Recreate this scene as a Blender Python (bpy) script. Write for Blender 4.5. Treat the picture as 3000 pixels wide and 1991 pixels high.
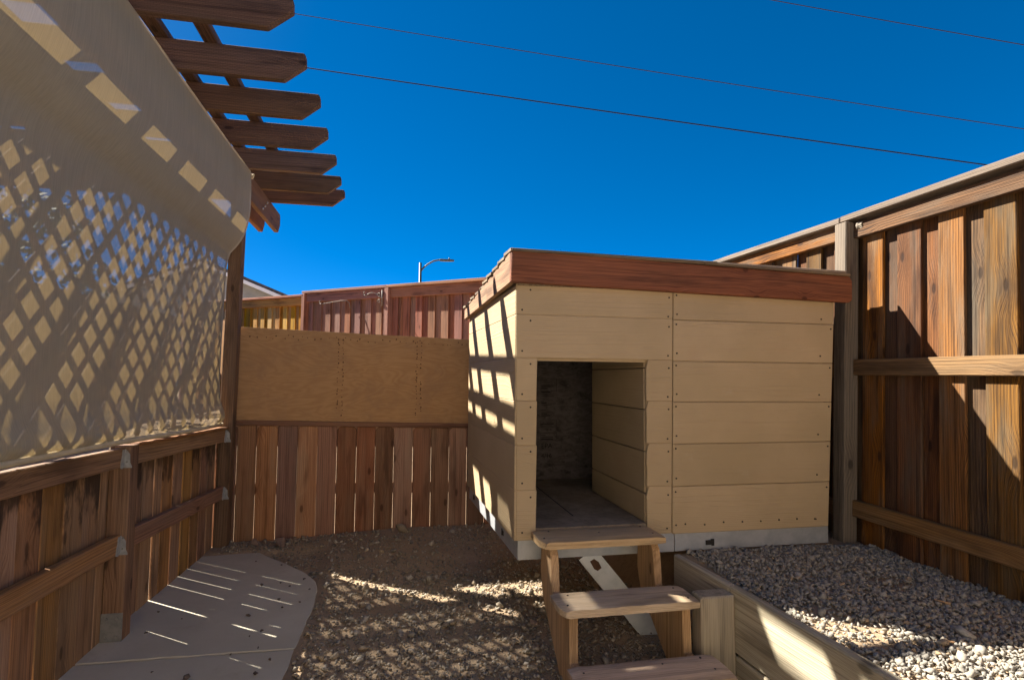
import bpy, bmesh, math, random
import numpy as np
from mathutils import Matrix, Vector
R = math.radians
random.seed(7); rng = np.random.default_rng(11)
scene = bpy.context.scene
for o in list(bpy.data.objects): bpy.data.objects.remove(o)

# ------------------------------------------------------------------ camera
cam_data = bpy.data.cameras.new('camera'); cam = bpy.data.objects.new('camera', cam_data)
scene.collection.objects.link(cam); scene.camera = cam
cam_data.sensor_width = 36.0; cam_data.lens = 19.92; cam_data.clip_start = 0.05; cam_data.clip_end = 1500
def camera_matrix(loc, yaw_right, pitch_up, roll):
    f = Vector((math.sin(yaw_right)*math.cos(pitch_up), math.cos(yaw_right)*math.cos(pitch_up), math.sin(pitch_up)))
    r = f.cross(Vector((0, 0, 1))).normalized(); u = r.cross(f)
    r2 = r*math.cos(roll) - u*math.sin(roll)*-1; r2.normalize(); u2 = r2.cross(f)
    M = Matrix((( r2.x, u2.x, -f.x, loc[0]), (r2.y, u2.y, -f.y, loc[1]), (r2.z, u2.z, -f.z, loc[2]), (0, 0, 0, 1)))
    return M
cam.matrix_world = camera_matrix((0, 0, 1.25), R(11.37), R(3.69), R(0.48))

# ------------------------------------------------------------------ world, sun, exposure
SUN_EL, SUN_TX, SUN_TY = R(40.5), 0.80, -0.60            # the sunlight travels towards +x, -y
world = bpy.data.worlds.new('World'); scene.world = world; world.use_nodes = True
wn, wl = world.node_tree.nodes, world.node_tree.links
bg = wn['Background']; sky = wn.new('ShaderNodeTexSky'); sky.sky_type = 'NISHITA'; sky.sun_disc = False
sky.sun_elevation = SUN_EL; sky.sun_rotation = math.atan2(-SUN_TX, -SUN_TY)
sky.altitude = 1400; sky.air_density = 0.28; sky.dust_density = 0.15; sky.ozone_density = 3.0
hs = wn.new('ShaderNodeHueSaturation'); hs.inputs['Saturation'].default_value = 1.6
gm = wn.new('ShaderNodeGamma'); gm.inputs['Gamma'].default_value = 0.72; wl.new(sky.outputs[0], gm.inputs['Color']); wl.new(gm.outputs[0], hs.inputs['Color']); wl.new(hs.outputs[0], bg.inputs['Color'])
bg.inputs['Strength'].default_value = 0.05
sun_d = bpy.data.lights.new('sun', 'SUN'); sun_d.energy = 2.6; sun_d.angle = R(0.5); sun_d.color = (1.0, 0.93, 0.82)
sun = bpy.data.objects.new('sun', sun_d); scene.collection.objects.link(sun)
tr = Vector((SUN_TX*math.cos(SUN_EL), SUN_TY*math.cos(SUN_EL), -math.sin(SUN_EL)))
sun.rotation_euler = tr.to_track_quat('-Z', 'Y').to_euler(); sun.location = (-8, 6, 9)
vs = scene.view_settings; vs.view_transform = 'Standard'; vs.look = 'None'; vs.exposure = 2.9; vs.gamma = 1.0

# ------------------------------------------------------------------ node helpers
class NT:
    def __init__(s, name):
        s.m = bpy.data.materials.new(name); s.m.use_nodes = True
        s.t = s.m.node_tree; s.n = s.t.nodes; s.l = s.t.links
        s.b = s.n['Principled BSDF']; s.out = s.n['Material Output']
    def node(s, typ, **kw):
        n = s.n.new(typ)
        for k, v in kw.items(): setattr(n, k, v)
        return n
    def put(s, sock, v):
        if hasattr(v, 'links'): s.l.new(v, sock)
        else:
            if isinstance(v, (tuple, list)) and len(v) == 3 and sock.type == 'RGBA': v = (*v, 1)
            sock.default_value = v
    def math(s, op, a, b=0.0, c=0.0, clamp=False):
        n = s.node('ShaderNodeMath', operation=op, use_clamp=clamp)
        s.put(n.inputs[0], a); s.put(n.inputs[1], b); s.put(n.inputs[2], c); return n.outputs[0]
    def vmath(s, op, a, b):
        n = s.node('ShaderNodeVectorMath', operation=op)
        s.put(n.inputs[0], a); s.put(n.inputs[1], b); return n.outputs[0]
    def mix(s, f, a, b, blend='MIX'):
        n = s.node('ShaderNodeMixRGB', blend_type=blend)
        s.put(n.inputs[0], f); s.put(n.inputs[1], a); s.put(n.inputs[2], b); return n.outputs[0]
    def noise(s, v, scale, detail=2.0, rough=0.5, dist=0.0):
        n = s.node('ShaderNodeTexNoise'); s.put(n.inputs['Vector'], v)
        n.inputs['Scale'].default_value = scale; n.inputs['Detail'].default_value = detail
        n.inputs['Roughness'].default_value = rough; n.inputs['Distortion'].default_value = dist
        return n.outputs['Fac']
    def rng(s, v, a, b, c=0.0, d=1.0, smooth=True):
        n = s.node('ShaderNodeMapRange', interpolation_type='SMOOTHSTEP' if smooth else 'LINEAR')
        s.put(n.inputs[0], v); s.put(n.inputs[1], a); s.put(n.inputs[2], b); s.put(n.inputs[3], c); s.put(n.inputs[4], d)
        return n.outputs[0]
    def ramp(s, v, stops):
        n = s.node('ShaderNodeValToRGB'); e = n.color_ramp.elements
        while len(e) < len(stops): e.new(0.5)
        for el, (p, c) in zip(e, stops): el.position = p; el.color = (*c, 1)
        s.put(n.inputs[0], v); return n.outputs[0]
    def objcoord(s, spread=True):
        tc = s.node('ShaderNodeTexCoord').outputs['Object']
        s.rand = s.node('ShaderNodeObjectInfo').outputs['Random']
        if not spread: return tc
        cb = s.node('ShaderNodeCombineXYZ')
        s.put(cb.inputs[0], s.math('MULTIPLY', s.rand, 53.0)); s.put(cb.inputs[1], s.math('MULTIPLY', s.rand, 17.0)); s.put(cb.inputs[2], s.math('MULTIPLY', s.rand, 29.0))
        return s.vmath('ADD', tc, cb.outputs[0])
    def finish(s, col, rough=0.8, height=None, bump=0.3, dist=0.01, spec=0.25, metal=0.0):
        s.put(s.b.inputs['Base Color'], col); s.put(s.b.inputs['Roughness'], rough)
        s.b.inputs['Specular IOR Level'].default_value = spec; s.b.inputs['Metallic'].default_value = metal
        if height is not None:
            n = s.node('ShaderNodeBump'); n.inputs['Strength'].default_value = bump; n.inputs['Distance'].default_value = dist
            s.put(n.inputs['Height'], height); s.l.new(n.outputs[0], s.b.inputs['Normal'])
        return s.m

def mul(c, k): return tuple(min(1, x*k) for x in c)

def grain(t, v, freq=55.0, knot_thr=0.6, kx=2.0, ky=5.0):
    """long axis of the board = local x. returns (ring, fibre, knot core, knot halo)"""
    sx = t.node('ShaderNodeSeparateXYZ'); t.put(sx.inputs[0], v); x, y, z = sx.outputs
    yz = t.math('ADD', y, t.math('MULTIPLY', z, 0.7))
    kv = t.node('ShaderNodeCombineXYZ'); t.put(kv.inputs[0], t.math('MULTIPLY', x, kx)); t.put(kv.inputs[1], t.math('MULTIPLY', yz, ky))
    vo = t.node('ShaderNodeTexVoronoi', voronoi_dimensions='2D'); vo.inputs['Scale'].default_value = 1.0; t.put(vo.inputs['Vector'], kv.outputs[0])
    sc = t.node('ShaderNodeSeparateColor'); t.put(sc.inputs[0], vo.outputs['Color'])
    pres = t.math('GREATER_THAN', sc.outputs[0], knot_thr)
    core = t.math('MULTIPLY', t.rng(vo.outputs['Distance'], 0.035, 0.075, 1, 0), pres)
    halo = t.math('MULTIPLY', t.rng(vo.outputs['Distance'], 0.0, 0.36, 1, 0), pres)
    low = t.noise(t.vmath('MULTIPLY', v, (0.55, 4.0, 4.0)), 1.0, 2.0, 0.45)
    low2 = t.noise(t.vmath('MULTIPLY', v, (2.2, 11.0, 11.0)), 1.0, 2.0, 0.5)
    g = t.math('ADD', yz, t.math('MULTIPLY', low, 0.09))
    g = t.math('ADD', g, t.math('MULTIPLY', low2, 0.006))
    g = t.math('ADD', g, t.math('MULTIPLY', halo, 0.03))
    wig = t.noise(t.vmath('MULTIPLY', v, (7.0, 60.0, 60.0)), 1.0, 3.0)
    # ring spacing drifts across the board: sum of two bands, contrast broken up
    ph = t.math('ADD', t.math('MULTIPLY', g, freq*6.283), t.math('MULTIPLY', wig, 3.6))
    ph2 = t.math('ADD', t.math('MULTIPLY', g, freq*2.37*6.283), t.math('MULTIPLY', wig, 5.0))
    r1 = t.math('MULTIPLY_ADD', t.math('SINE', ph), 0.5, 0.5); r2 = t.math('MULTIPLY_ADD', t.math('SINE', ph2), 0.5, 0.5)
    amp = t.rng(t.noise(t.vmath('MULTIPLY', v, (1.3, 14.0, 14.0)), 1.0, 2.0), 0.3, 0.7, 0.15, 0.9)
    ring = t.math('ADD', t.math('MULTIPLY', t.math('MULTIPLY', r1, amp), 0.62), t.math('MULTIPLY', r2, 0.38))
    fibre = t.noise(t.vmath('MULTIPLY', v, (2.5, 210.0, 210.0)), 1.0, 4.0, 0.7)
    return ring, fibre, core, halo, low

def wood(name, dark, light, grey=(0.2, 0.18, 0.16), grey_amt=0.35, freq=55.0, knot=0.62, vary=0.45, rough=0.8, bump=0.45, ringw=0.5, stain=None, incise=False, kx=2.0, ky=5.0, streak=0.55):
    t = NT(name); v = t.objcoord()
    ring, fibre, core, halo, low = grain(t, v, freq, knot, kx, ky)
    f = t.math('ADD', t.math('MULTIPLY', ring, ringw), t.math('MULTIPLY', fibre, 1.0 - ringw*0.6))
    f = t.rng(f, 0.24, 0.86, 0, 1, False)
    col = t.ramp(f, [(0.0, mul(dark, 0.7)), (0.4, tuple((a*0.55+b*0.45) for a, b in zip(dark, light))), (1.0, light)])
    w = t.noise(t.vmath('MULTIPLY', v, (1.6, 9.0, 9.0)), 1.0, 4.0, 0.62)
    col = t.mix(t.math('MULTIPLY', t.rng(w, 0.42, 0.72), grey_amt), col, t.mix(fibre, mul(grey, 0.55), mul(grey, 1.35)))
    st_ = t.noise(t.vmath('MULTIPLY', v, (0.9, 38.0, 38.0)), 1.0, 4.0, 0.7)
    col = t.mix(t.math('MULTIPLY', t.rng(st_, 0.50, 0.70), streak), col, mul(dark, 0.3))
    d = t.noise(t.vmath('MULTIPLY', v, (1.1, 6.0, 6.0)), 1.7, 3.0, 0.6)
    col = t.mix(t.math('MULTIPLY', t.rng(d, 0.5, 0.75), 0.65), col, mul(dark, 0.4))
    col = t.mix(t.math('MULTIPLY', halo, 0.35), col, mul(dark, 0.8))
    col = t.mix(t.math('MULTIPLY', core, 0.75), col, mul(dark, 0.35))
    if stain:
        tc = t.node('ShaderNodeTexCoord').outputs['Object']
        sx = t.node('ShaderNodeSeparateXYZ'); t.put(sx.inputs[0], tc)
        sn = t.noise(t.vmath('MULTIPLY', v, (2.5, 7.0, 7.0)), 1.6, 4.0, 0.65)
        lev = t.math('ADD', sx.outputs[0], t.math('MULTIPLY', t.math('SUBTRACT', sn, 0.5), 0.9))
        pres = t.rng(t.math('FRACT', t.math('MULTIPLY', t.rand, 7.3)), 0.25, 0.7)
        col = t.mix(t.math('MULTIPLY', t.math('MULTIPLY', t.rng(lev, 0.2, 0.36), pres), 0.85), col, stain)
    hv = t.node('ShaderNodeHueSaturation'); t.put(hv.inputs['Color'], col)
    t.put(hv.inputs['Value'], t.math('MULTIPLY_ADD', t.rand, vary, 1.0 - vary*0.5))
    t.put(hv.inputs['Hue'], t.math('MULTIPLY_ADD', t.math('FRACT', t.math('MULTIPLY', t.rand, 13.7)), 0.022, 0.489))
    t.put(hv.inputs['Saturation'], t.math('MULTIPLY_ADD', t.math('FRACT', t.math('MULTIPLY', t.rand, 5.1)), 0.3, 0.85))
    h = t.math('ADD', t.math('MULTIPLY', ring, 0.5), fibre)
    h = t.math('SUBTRACT', h, t.math('MULTIPLY', core, 0.5))
    if incise:      # rows of short incised slits of pressure treated timber
        br = t.node('ShaderNodeTexBrick'); t.put(br.inputs['Vector'], t.vmath('MULTIPLY', v, (1, 1, 0)))
        br.inputs['Scale'].default_value = 1.0; br.inputs['Brick Width'].default_value = 0.022; br.inputs['Row Height'].default_value = 0.008
        br.inputs['Mortar Size'].default_value = 0.0014; br.inputs['Mortar Smooth'].default_value = 0.3
        h = t.math('SUBTRACT', h, t.math('MULTIPLY', br.outputs['Fac'], 0.8))
        hv2 = t.mix(t.math('MULTIPLY', br.outputs['Fac'], 0.35), hv.outputs[0], mul(dark, 0.5))
        return t.finish(hv2, rough, h, bump, 0.004)
    return t.finish(hv.outputs[0], rough, h, bump, 0.004)

M = {}
M['fence_right'] = wood('weathered_cedar', (0.05, 0.022, 0.009), (0.235, 0.108, 0.032), (0.125, 0.092, 0.06), 0.9, 75, 0.3, 0.6, 0.8, 0.9, 0.66, streak=0.8)
M['rail_right'] = wood('weathered_rail', (0.11, 0.056, 0.025), (0.28, 0.155, 0.066), (0.165, 0.12, 0.08), 0.45, 70, 0.7, 0.25, 0.8, 0.6, 0.6)
M['grey_wood'] = wood('grey_weathered_wood', (0.09, 0.07, 0.053), (0.24, 0.195, 0.145), (0.17, 0.143, 0.115), 0.6, 80, 0.7, 0.25, 0.85, 0.6, 0.5)
M['fence_left'] = wood('brown_cedar', (0.19, 0.098, 0.046), (0.52, 0.295, 0.14), (0.28, 0.20, 0.135), 0.45, 75, 0.6, 0.5, 0.78, 0.4, 0.45, stain=(0.022, 0.013, 0.009))
M['rail_left'] = wood('brown_rail', (0.17, 0.08, 0.038), (0.42, 0.22, 0.10), (0.24, 0.175, 0.13), 0.3, 60, 0.7, 0.3, 0.78, 0.4, 0.5)
M['fence_back'] = wood('stained_picket', (0.22, 0.10, 0.056), (0.46, 0.25, 0.15), (0.30, 0.215, 0.145), 0.5, 70, 0.5, 0.85, 0.8, 0.5, 0.4)
M['fence_far'] = wood('red_stained_fence', (0.20, 0.085, 0.05), (0.40, 0.19, 0.12), (0.26, 0.16, 0.12), 0.3, 45, 0.75, 0.3, 0.8, 0.3, 0.4)
M['fence_sunlit'] = wood('sunlit_honey_fence', (0.34, 0.15, 0.025), (0.72, 0.39, 0.07), (0.3, 0.17, 0.07), 0.3, 45, 0.75, 0.4, 0.8, 0.3, 0.4)  # sunlit glow of the far-left fence sections is put into this yellow
M['pergola'] = wood('pergola_timber', (0.085, 0.045, 0.030), (0.215, 0.12, 0.075), (0.13, 0.095, 0.072), 0.4, 60, 0.55, 0.3, 0.82, 0.45, 0.4, incise=True)
M['beam'] = wood('pergola_beam', (0.12, 0.055, 0.03), (0.28, 0.15, 0.08), (0.15, 0.11, 0.085), 0.4, 60, 0.6, 0.3, 0.82, 0.45, 0.4)
M['fascia'] = wood('red_fascia', (0.15, 0.042, 0.022), (0.32, 0.11, 0.055), (0.11, 0.045, 0.028), 0.8, 50, 0.25, 0.2, 0.7, 0.4, 0.5, kx=3.4, ky=4.6)
M['fascia_side'] = wood('rake_fascia', (0.22, 0.10, 0.055), (0.45, 0.24, 0.13), (0.2, 0.13, 0.09), 0.3, 50, 0.6, 0.2, 0.75, 0.35, 0.4)
M['tread'] = wood('worn_tread', (0.46, 0.29, 0.155), (0.80, 0.58, 0.37), (0.55, 0.42, 0.30), 0.5, 90, 0.8, 0.2, 0.82, 0.7, 0.35, streak=0.35)
M['stringer'] = wood('stringer_wood', (0.36, 0.215, 0.115), (0.65, 0.455, 0.28), (0.42, 0.32, 0.22), 0.35, 60, 0.7, 0.2, 0.8, 0.4, 0.45)
M['retain'] = wood('grey_tan_plank', (0.30, 0.235, 0.155), (0.56, 0.47, 0.33), (0.38, 0.33, 0.26), 0.6, 55, 0.8, 0.2, 0.85, 0.35, 0.3)
M['lattice'] = wood('lattice_slat', (0.13, 0.075, 0.045), (0.28, 0.17, 0.1), (0.16, 0.12, 0.1), 0.3, 60, 0.9, 0.3, 0.8, 0.2, 0.4)
M['shingle'] = wood('roof_shake', (0.12, 0.085, 0.055), (0.33, 0.25, 0.16), (0.2, 0.18, 0.16), 0.6, 60, 0.9, 0.4, 0.9, 0.5, 0.4)

def siding():
    t = NT('tan_painted_siding'); v = t.objcoord()
    ring, fibre, core, halo, low = grain(t, v, 42.0, 0.75)
    c = t.mix(t.rng(t.noise(v, 2.2, 4, 0.6), 0.3, 0.75), (0.41, 0.31, 0.18), (0.47, 0.355, 0.215))
    sc = t.noise(t.vmath('MULTIPLY', v, (3, 5, 5)), 1.8, 5, 0.7)
    c = t.mix(t.math('MULTIPLY', t.rng(sc, 0.62, 0.8), 0.3), c, (0.54, 0.47, 0.37))
    dirt = t.noise(t.vmath('MULTIPLY', v, (1.2, 2.5, 2.5)), 2.0, 5, 0.65)
    c = t.mix(t.math('MULTIPLY', t.rng(dirt, 0.52, 0.78), 0.4), c, (0.42, 0.285, 0.17))
    c = t.mix(1.0, c, t.mix(t.rand, (0.93, 0.92, 0.90), (1.06, 1.05, 1.05)), 'MULTIPLY')
    sp2 = t.noise(t.vmath('MULTIPLY', v, (5, 9, 9)), 4.0, 6, 0.75)
    c = t.mix(t.math('MULTIPLY', t.rng(sp2, 0.60, 0.78), 0.45), c, (0.30, 0.215, 0.135))
    h = t.math('ADD', t.math('MULTIPLY', t.math('POWER', ring, 3.0), 0.8), t.math('MULTIPLY', fibre, 0.6))
    return t.finish(c, 0.6, h, 0.8, 0.003, 0.35)
M['siding'] = siding()

def simple(name, c1, c2, scale=8, rough=0.8, bump=0.2, dist=0.005, spec=0.25, metal=0.0, fine=0.0):
    t = NT(name); v = t.objcoord(); n = t.noise(v, scale, 5, 0.6)
    c = t.mix(t.rng(n, 0.3, 0.7), c1, c2)
    h = t.noise(v, scale*6, 4, 0.6)
    if fine: c = t.mix(t.math('MULTIPLY', t.rng(h, 0.45, 0.7), fine), c, mul(c1, 0.5))
    return t.finish(c, rough, h, bump, dist, spec, metal)
M['metal'] = simple('galvanised_steel', (0.36, 0.38, 0.40), (0.46, 0.475, 0.49), 14, 0.45, 0.08, 0.002, 0.5, 0.35)
M['bracket'] = simple('zinc_bracket', (0.27, 0.275, 0.275), (0.4, 0.405, 0.40), 30, 0.5, 0.1, 0.002, 0.5, 0.4)
M['plate'] = simple('dull_steel_plate', (0.19, 0.19, 0.18), (0.27, 0.26, 0.24), 30, 0.6, 0.1, 0.002, 0.4, 0.3)
M['dark'] = simple('dark_hole', (0.02, 0.018, 0.016), (0.035, 0.03, 0.025), 10)
M['screw'] = simple('dark_screw', (0.03, 0.024, 0.02), (0.06, 0.045, 0.035), 30, 0.6)
M['rust'] = simple('rusty_staple', (0.07, 0.035, 0.02), (0.11, 0.055, 0.03), 30, 0.8)
M['wire'] = simple('black_cable', (0.006, 0.006, 0.007), (0.01, 0.01, 0.01), 2, 0.7)
M['wire_rust'] = simple('brown_cable', (0.022, 0.017, 0.016), (0.032, 0.024, 0.022), 2, 0.7)
M['lamp'] = simple('grey_lamp_metal', (0.045, 0.055, 0.055), (0.07, 0.08, 0.078), 4, 0.5, 0.05, 0.002, 0.4, 0.2)
M['stucco'] = simple('grey_stucco', (0.30, 0.30, 0.28), (0.36, 0.355, 0.33), 3, 0.9, 0.2)
M['cream'] = simple('cream_stucco', (0.70, 0.60, 0.46), (0.78, 0.68, 0.54), 3, 0.9, 0.2)
M['hem'] = simple('shade_hem', (0.34, 0.30, 0.21), (0.41, 0.365, 0.26), 20, 0.9, 0.1)
M['white'] = simple('white_trim', (0.78, 0.78, 0.77), (0.84, 0.84, 0.83), 3, 0.6, 0.02)
M['tile'] = simple('dark_roof_tile', (0.07, 0.06, 0.055), (0.12, 0.10, 0.095), 6, 0.85, 0.3)
M['nest'] = simple('papery_nest', (0.2, 0.17, 0.13), (0.35, 0.31, 0.25), 60, 0.9, 0.6, 0.004)
M['bar'] = simple('cream_tube', (0.50, 0.42, 0.27), (0.6, 0.51, 0.34), 10, 0.55, 0.05)
M['glass'] = simple('window_glass', (0.03, 0.04, 0.05), (0.05, 0.06, 0.07), 2, 0.1, 0.0, 0.001, 0.5)
M['bark'] = simple('bark', (0.07, 0.05, 0.035), (0.14, 0.10, 0.075), 12, 0.9, 0.6, 0.02)
M['leaf'] = simple('leaf', (0.04, 0.075, 0.025), (0.09, 0.12, 0.045), 3, 0.7, 0.0)
M['hook'] = simple('cream_iron_hook', (0.17, 0.145, 0.115), (0.26, 0.22, 0.18), 20, 0.6)
M['print'] = simple('black_print', (0.012, 0.011, 0.012), (0.02, 0.018, 0.02), 30, 0.8)

def concrete():
    t = NT('path_concrete'); v = t.node('ShaderNodeTexCoord').outputs['Object']
    c = t.mix(t.rng(t.noise(v, 1.6, 6, 0.65), 0.3, 0.7), (0.49, 0.445, 0.345), (0.58, 0.53, 0.42))
    c = t.mix(t.math('MULTIPLY', t.rng(t.noise(v, 5.0, 6, 0.7), 0.55, 0.75), 0.4), c, (0.38, 0.31, 0.22))
    c = t.mix(t.math('MULTIPLY', t.rng(t.noise(v, 160, 3, 0.6), 0.6, 0.75), 0.25), c, (0.22, 0.19, 0.17))
    h = t.math('ADD', t.noise(v, 90, 4, 0.6), t.math('MULTIPLY', t.noise(v, 12, 3), 0.6))
    return t.finish(c, 0.85, h, 0.25, 0.003)
M['concrete'] = concrete()

def dirt():
    t = NT('bare_soil'); v = t.node('ShaderNodeTexCoord').outputs['Object']
    c = t.mix(t.rng(t.noise(v, 1.3, 6, 0.65), 0.3, 0.7), (0.36, 0.255, 0.16), (0.47, 0.35, 0.23))
    c = t.mix(t.math('MULTIPLY', t.rng(t.noise(v, 38, 5, 0.7), 0.5, 0.7), 0.6), c, (0.22, 0.17, 0.125))
    c = t.mix(t.math('MULTIPLY', t.rng(t.noise(v, 75, 3, 0.7), 0.6, 0.75), 0.4), c, (0.46, 0.35, 0.25))
    h = t.math('ADD', t.noise(v, 45, 6, 0.7), t.noise(v, 140, 3, 0.6))
    return t.finish(c, 0.95, h, 0.8, 0.012, 0.1)
M['dirt'] = dirt()

def stones(name, cols, ):
    t = NT(name); g = t.node('ShaderNodeNewGeometry').outputs['Random Per Island']
    v = t.node('ShaderNodeTexCoord').outputs['Object']
    n = len(cols); c = t.ramp(g, [(i/(n-1), x) for i, x in enumerate(cols)])
    c = t.mix(t.math('MULTIPLY', t.rng(t.noise(v, 120, 4, 0.7), 0.4, 0.7), 0.45), c, mul(cols[0], 0.6))
    return t.finish(c, 0.85, t.noise(v, 260, 3, 0.6), 0.4, 0.002, 0.2)
M['gravel_grey'] = stones('crushed_grey_stone', [(0.21, 0.195, 0.165), (0.30, 0.28, 0.24), (0.345, 0.32, 0.275), (0.26, 0.24, 0.205), (0.41, 0.38, 0.325), (0.32, 0.28, 0.22), (0.335, 0.31, 0.265), (0.40, 0.28, 0.165)])
M['gravel_brown'] = stones('brown_pebbles', [(0.20, 0.17, 0.135), (0.29, 0.25, 0.195), (0.35, 0.285, 0.20), (0.24, 0.21, 0.17), (0.40, 0.31, 0.205), (0.32, 0.285, 0.23), (0.54, 0.47, 0.37), (0.26, 0.22, 0.175)])
M['rock'] = simple('field_rock', (0.20, 0.135, 0.10), (0.30, 0.21, 0.16), 25, 0.9, 0.5, 0.006)
M['pebble'] = simple('dark_pebble', (0.07, 0.05, 0.04), (0.14, 0.105, 0.085), 40, 0.85, 0.3)

def plywood():
    t = NT('bare_plywood'); v = t.objcoord(False)
    w = t.vmath('MULTIPLY', v, (1.0, 3.2, 1.0))
    n = t.noise(w, 1.4, 3, 0.5, 0.8)
    ring = t.math('MULTIPLY_ADD', t.math('SINE', t.math('MULTIPLY', n, 95.0)), 0.5, 0.5)
    fib = t.noise(t.vmath('MULTIPLY', v, (3, 150, 1)), 1.0, 3, 0.6)
    c = t.ramp(t.math('MULTIPLY_ADD', ring, 0.28, t.math('MULTIPLY', fib, 0.72)), [(0.0, (0.33, 0.17, 0.07)), (0.5, (0.44, 0.255, 0.115)), (1.0, (0.52, 0.32, 0.15))])
    c = t.mix(t.math('MULTIPLY', t.rng(t.noise(v, 3.0, 6, 0.7), 0.45, 0.7), 0.75), c, (0.34, 0.20, 0.105))
    c = t.mix(t.math('MULTIPLY', t.rng(t.noise(v, 6.0, 3, 0.6), 0.62, 0.8), 0.5), c, (0.40, 0.20, 0.07))
    return t.finish(c, 0.75, fib, 0.15, 0.002)
M['plywood'] = plywood()

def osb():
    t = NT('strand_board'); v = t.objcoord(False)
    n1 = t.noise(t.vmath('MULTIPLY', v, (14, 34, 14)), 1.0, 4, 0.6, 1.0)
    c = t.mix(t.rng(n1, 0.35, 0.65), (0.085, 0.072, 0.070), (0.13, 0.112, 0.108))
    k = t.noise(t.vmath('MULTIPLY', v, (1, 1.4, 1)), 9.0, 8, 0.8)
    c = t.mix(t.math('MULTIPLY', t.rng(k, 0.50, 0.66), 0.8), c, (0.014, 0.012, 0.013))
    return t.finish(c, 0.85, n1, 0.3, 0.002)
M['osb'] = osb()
M['floor'] = simple('worn_plywood_floor', (0.26, 0.20, 0.135), (0.39, 0.305, 0.215), 6, 0.85, 0.2, 0.003, 0.2, 0.0, 0.4)

def shade_fabric():
    t = NT('shade_mesh'); v = t.node('ShaderNodeTexCoord').outputs['Object']
    st = t.noise(t.vmath('MULTIPLY', v, (30, 240, 6)), 1.0, 3, 0.6)
    blot = t.noise(t.vmath('MULTIPLY', v, (3, 3, 1.2)), 1.0, 4, 0.6)
    c = t.mix(t.rng(st, 0.3, 0.7), (0.37, 0.335, 0.245), (0.43, 0.39, 0.285))
    c = t.mix(t.math('MULTIPLY', t.rng(blot, 0.5, 0.8), 0.25), c, (0.30, 0.25, 0.16))
    df = t.node('ShaderNodeBsdfDiffuse'); t.put(df.inputs[0], c)
    tl = t.node('ShaderNodeBsdfTranslucent'); t.put(tl.inputs[0], t.mix(1.0, c, (1.0, 0.76, 0.42), 'MULTIPLY'))
    tp = t.node('ShaderNodeBsdfTransparent'); tp.inputs[0].default_value = (1, 1, 1, 1)
    m1 = t.node('ShaderNodeMixShader'); m1.inputs[0].default_value = 0.12; t.l.new(df.outputs[0], m1.inputs[1]); t.l.new(tl.outputs[0], m1.inputs[2])
    m2 = t.node('ShaderNodeMixShader'); m2.inputs[0].default_value = 0.19; t.l.new(m1.outputs[0], m2.inputs[1]); t.l.new(tp.outputs[0], m2.inputs[2])
    t.l.new(m2.outputs[0], t.out.inputs['Surface']); return t.m
M['shade'] = shade_fabric()

# ------------------------------------------------------------------ object helpers
WORLD = {}
def link(o, parent=None, mat=Matrix()):
    scene.collection.objects.link(o)
    WORLD[o.name] = mat.copy()
    if parent is not None:
        o.parent = parent; o.matrix_basis = WORLD[parent.name].inverted() @ mat
    else: o.matrix_basis = mat
    return o
def tag(o, label=None, cat=None, group=None, kind=None):
    for k, v in (('label', label), ('category', cat), ('group', group), ('kind', kind)):
        if v: o[k] = v
    return o
def thing(name, loc, label, cat, group=None):
    e = bpy.data.objects.new(name, None); e.empty_display_size = 0.2
    link(e, None, Matrix.Translation(Vector(loc))); return tag(e, label, cat, group)
def mesh_obj(name, verts, faces, mat, parent=None, matrix=Matrix(), smooth=False):
    me = bpy.data.meshes.new(name); me.from_pydata([tuple(map(float, v)) for v in verts], [], faces); me.update()
    if mat: me.materials.append(M[mat])
    if smooth: me.polygons.foreach_set('use_smooth', [True]*len(me.polygons))
    return link(bpy.data.objects.new(name, me), parent, matrix)
def bm_obj(name, bm, mat, parent=None, matrix=Matrix(), smooth=False):
    bmesh.ops.recalc_face_normals(bm, faces=bm.faces)
    me = bpy.data.meshes.new(name); bm.to_mesh(me); bm.free(); me.materials.append(M[mat])
    if smooth: me.polygons.foreach_set('use_smooth', [True]*len(me.polygons))
    return link(bpy.data.objects.new(name, me), parent, matrix)
def frame(origin, ldir, wdir):
    x = Vector(ldir).normalized(); y = Vector(wdir); y = (y - x*y.dot(x)).normalized(); z = x.cross(y)
    return Matrix(((x.x, y.x, z.x, origin[0]), (x.y, y.y, z.y, origin[1]), (x.z, y.z, z.z, origin[2]), (0, 0, 0, 1)))
def prism(name, outline, T, mat, parent, matrix, bev=0.003, wob=0.0):
    """outline in local (x along the grain, y across), thickness T centred on local z"""
    bm = bmesh.new()
    vs_ = [bm.verts.new((x, y, -T/2)) for x, y in outline]; f = bm.faces.new(vs_)
    r = bmesh.ops.extrude_face_region(bm, geom=[f])
    bmesh.ops.translate(bm, verts=[g for g in r['geom'] if isinstance(g, bmesh.types.BMVert)], vec=(0, 0, T))
    bmesh.ops.recalc_face_normals(bm, faces=bm.faces)
    if bev: bmesh.ops.bevel(bm, geom=list(bm.edges), offset=bev, segments=1, affect='EDGES', profile=0.5)
    if wob:
        for v in bm.verts: v.co += Vector((random.uniform(-wob, wob), random.uniform(-wob, wob), random.uniform(-wob, wob)*0.5))
    return bm_obj(name, bm, mat, parent, matrix)
def board(name, p0, p1, wdir, W, T, mat, parent, bev=0.003, wob=0.0, off=(0, 0)):
    """plank whose centre line runs p0 -> p1, width W along wdir, thickness T"""
    p0, p1 = Vector(p0), Vector(p1); L = (p1-p0).length; mid = (p0+p1)/2
    m = frame(mid, p1-p0, wdir); ol = [(-L/2, -W/2), (L/2, -W/2), (L/2, W/2), (-L/2, W/2)]
    return prism(name, ol, T, mat, parent, m, min(bev, T*0.4), wob)
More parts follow.
